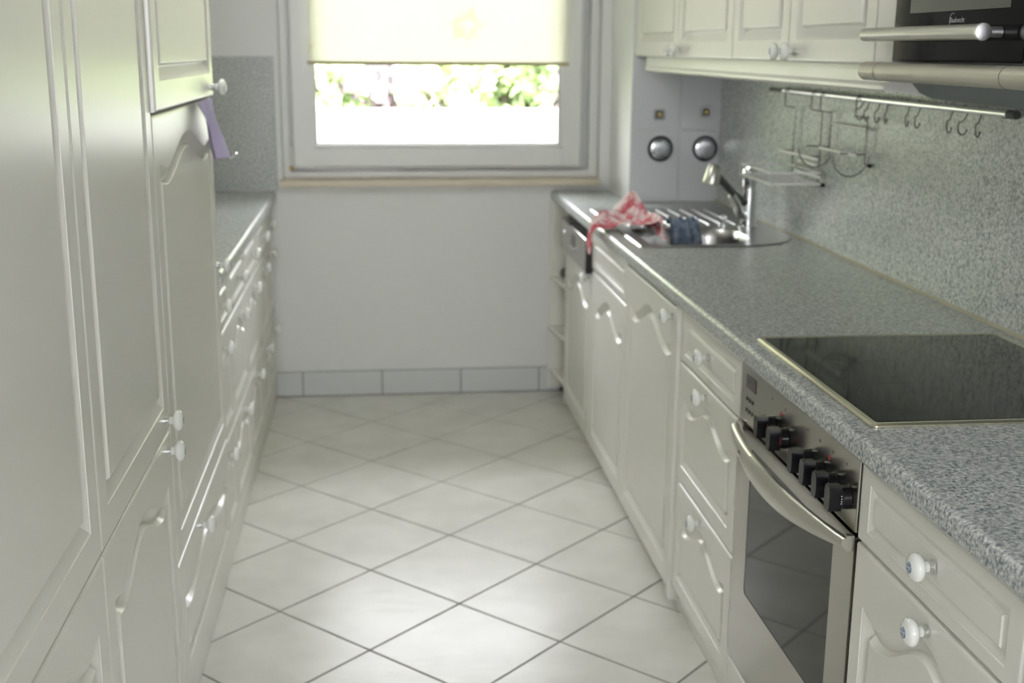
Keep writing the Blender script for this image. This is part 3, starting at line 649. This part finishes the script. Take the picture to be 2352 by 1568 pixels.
# tap
tp = thing('tap', (1.222, 3.905, .8708), 'chrome kitchen tap with an upright body and pull-out spout by the sink', 'tap')
tp.location.z = .8708
local(tp, MB().lathe([(0, 0), (.030, 0), (.030, .006), (.0245, .010), (.0235, .11), (.0225, .125), (.0225, .150), (.0235, .152), (.0235, .190), (.020, .196), (0, .197)], c=(1.222, 3.905, .8708), n=28)).obj('body', m_chrome, tp, smooth=40)
local(tp, MB().tube([(1.216, 3.905, 1.062), (1.235, 3.93, 1.074), (1.255, 3.96, 1.082)], [.009, .007, .0055], 12)).obj('lever', m_chrome, tp, smooth=50)
local(tp, MB().tube([(1.205, 3.895, .905), (1.185, 3.88, .925), (1.168, 3.87, .960), (1.150, 3.862, .985)], [.014, .015, .015, .014], 16)).obj('elbow', m_chrome, tp, smooth=50)
local(tp, MB().tube([(1.205, 3.895, .955), (1.150, 3.862, .995), (1.090, 3.838, 1.052)], [.014, .013, .012], 16)).obj('spout', principled('dark_chrome', (.18, .18, .18), .2, 1), tp, smooth=50)
local(tp, MB().lathe([(0, 0), (.018, 0), (.022, .004), (.027, .058), (.025, .066), (0, .067)], c=(1.085, 3.838, 1.085), d=(-.22, -.06, -1), n=24)).obj('spray_head', m_satin, tp, smooth=40)

# valves on the duct tiles
for k, (xx, zz, dsc) in enumerate(((1.089, 1.072, 'left'), (1.265, 1.072, 'right'))):
    v = thing('valve_cover', (xx, 4.6365, zz), f'round chrome dome cover on the grey tiles above the sink, {dsc} one', 'valve cover', 'round chrome covers on the duct tiles')
    MB().lathe([(.049, 0), (.050, .005), (.048, .010), (.0445, .010), (.0435, .004)], d=(0, -1, 0), n=32).obj('ring', principled('dark_ring', (.05, .06, .065), .2, 1) if k == 0 else bpy.data.materials['dark_ring'], v, smooth=40)
    MB().lathe([(.0435, .005), (.040, .0075), (.030, .0095), (.015, .0105), (0, .0108)], d=(0, -1, 0), n=32).obj('dome', m_dome, v, smooth=60)
for k, (xx, zz, dsc) in enumerate(((1.081, 1.201, 'left'), (1.263, 1.211, 'right'))):
    v = thing('valve', (xx, 4.6365, zz), f'small square shut-off valve stub with brass centre on the grey tiles, {dsc} one', 'valve', 'small square valves on the duct tiles')
    MB().prism(rr(-.021, .021, -.021, .021, [.008]*4, 4), 1, -.006, 0).obj('plate', m_wire, v, smooth=30)
    MB().prism(rr(-.014, .014, -.014, .014, [.005]*4, 4), 1, -.0075, -.0062).obj('recess', m_dark, v, smooth=30)
    MB().lathe([(.008, 0), (.008, .014), (.005, .016), (0, .016)], c=(0, -.0078, 0), d=(0, -1, 0), n=14).obj('spindle', m_brass, v, smooth=40)

# cloths at the sink
from mathutils import noise as mno
def along(P, t):
    t = max(0, min(.9999, t))*(len(P)-1); i = int(t); f = t-i; f = f*f*(3-2*f)*.35+f*.65; return [P[i][k]+(P[i+1][k]-P[i][k])*f for k in range(len(P[0]))]
RP = [(.880, .800, 3.735), (.868, .868, 3.77), (.866, .886, 3.87), (.85, .890, 3.95), (.82, .888, 3.95), (.775, .882, 3.93), (.735, .882, 3.925), (.706, .872, 3.905), (.694, .845, 3.90), (.692, .815, 3.895), (.692, .790, 3.89)]
RW = [(.13,), (.155,), (.17,), (.16,), (.14,), (.10,), (.075,), (.06,), (.05,), (.04,), (.012,)]
def redP(u, v):
    x, z, y = along(RP, v); wd = along(RW, v)[0]; q = u*2-1
    n1 = mno.noise(Vector((u*3.1, v*4.2, 1.7))); n2 = mno.noise(Vector((u*3.3+9, v*4.6, 4.1))); n3 = mno.noise(Vector((u*7, v*9, 8.3)))
    on = max(0, 1-max(0, v-.62)*5)
    z += on*(.060*math.exp(-((q-.45)**2*5+(v-.30)**2*26))+.050*abs(n1)+.034*abs(n2)+.016*n3+.002) - (1-on)*.0
    x += .030*n2*on - (1-on)*(.010*abs(n1)+.004*abs(n3))
    y += wd*q*(1+.25*n2)+.012*n3
    if on > .9: z = max(z, .8765)
    return (x, y, z)
rc = cloth(redP, 34, 44, 'towel', m_redcloth, .0022); tag(rc, 'crumpled red and white tea towel draped over the worktop edge by the sink', 'towel')
def blueP(u, v):
    x = .955+.10*u; y = 3.90-.02+.0*v
    s = v*2-1
    y = 3.905-.045*(1 if s < 0 else .6)*abs(s)**.7*(1 if s < 0 else -1)
    z = .905-.11*abs(s)**1.6*(1 if s < 0 else .22)+.005*math.sin(u*17+v*3)+.004*math.cos(u*31)
    return (x+.005*math.sin(v*12), y+.006*math.sin(u*19), max(z, .735 if y < 3.89 else .880))
bc = cloth(blueP, 16, 18, 'cloth', m_bluecloth, .003); tag(bc, 'blue grey dishcloth hanging over the inner rim of the sink bowl', 'cloth')

# =================================================================== BLIND AND GARDEN
bl = thing('blind', (.27, 5.07, 1.377), 'cream patterned roller blind half drawn over the window', 'blind')
local(bl, MB().box(-.259, .794, 5.066, 5.0675, 1.388, 2.16)).obj('fabric', m_blind, bl, smooth=0)
local(bl, MB().box(-.263, .797, 5.060, 5.074, 1.374, 1.388)).obj('bottom_bar', m_blindbar, bl, bevel=.003)
local(bl, MB().tube([(-.275, 5.065, 2.175), (.81, 5.065, 2.175)], .018, 16)).obj('roller', m_pvc, bl, smooth=40)
local(bl, MB().tube([(.81, 5.062, 2.16), (.812, 5.062, 1.42)], .0018, 6)).obj('cord', m_pvc, bl)
tag(MB().box(-14, 16, 5.5, 30, -.45, -.35).obj('lawn', m_lawn, smooth=0), 'lawn outside the window, hidden behind the white garden wall', 'lawn', kind='structure')
gw = MB().box(-6, 7, 9.0, 9.2, -.35, 1.005).obj('garden_wall', m_fence, bevel=.01); tag(gw, 'low white garden wall outside the window, below the shrubs', 'garden wall')
def shrub(x, y, r, h, mat, label, seed, nleaf=1500, ls=.09):
    rnd = random.Random(seed); t = thing('shrub', (x, y, -.35), label, 'shrub', 'shrubs behind the garden wall')
    st = MB()
    for k in range(5):
        a = 2*PI*k/5; st.tube([(0, 0, 0), (.25*r*math.cos(a), .25*r*math.sin(a), h*.4), (.5*r*math.cos(a), .5*r*math.sin(a), h*.8)], [.03, .022, .008], 6)
    st.obj('stem', m_bark, t, smooth=50)
    lf = MB(); V = []; Fc = []
    for k in range(nleaf):
        u = rnd.uniform(-1, 1); a = rnd.uniform(0, 2*PI); q = rnd.random()**.25; s_ = math.sqrt(1-u*u)
        c = Vector((r*q*s_*math.cos(a)*(1+.2*math.sin(3*a+seed)), r*q*s_*math.sin(a), h*.52+h*.5*q*u*(1+.1*math.sin(5*a))))
        d = Vector((rnd.gauss(0, 1), rnd.gauss(0, 1), rnd.gauss(0, 1))).normalized(); e = d.cross(Vector((rnd.gauss(0, 1), rnd.gauss(0, 1), rnd.gauss(0, 1)))).normalized()
        L = ls*rnd.uniform(.7, 1.3); o = len(V); V += [c-d*L, c+e*L*.45, c+d*L, c-e*L*.45]; Fc.append((o, o+1, o+2, o+3))
    me = bpy.data.meshes.new('foliage'); me.from_pydata([tuple(v) for v in V], [], Fc); me.materials.append(mat)
    o = bpy.data.objects.new('foliage', me); COL.objects.link(o); o.parent = t; o['kind'] = 'stuff'
shrub(-.50, 9.85, .40, 2.1, m_leafg, 'green shrub at the left side of the window view', 1)
shrub(.02, 11.6, .62, 2.6, m_leafr, 'purple-leaved shrub left of the middle of the window view', 2, 2500)
shrub(.55, 10.0, .36, 2.2, m_leafy, 'pale green shrub at the middle of the window view', 3)
shrub(1.22, 10.7, .34, 2.4, m_leafg, 'bright green shrub just right of the pale shrub in the window view', 4)
shrub(1.85, 11.8, .62, 2.6, m_leafr, 'purple-leaved shrub at the right side of the window view', 5, 2500)
shrub(-1.6, 11.0, .7, 2.7, m_leafr, 'purple-leaved shrub beyond the left edge of the window view', 6)
shrub(2.9, 10.4, .6, 2.6, m_leafg, 'green shrub beyond the right edge of the window view', 7)
tag(MB().box(-8, 9, 13.2, 13.5, -.35, 3.2).obj('hedge_wall', m_leafg, bevel=.1), 'tall clipped hedge far behind the shrubs', 'hedge')
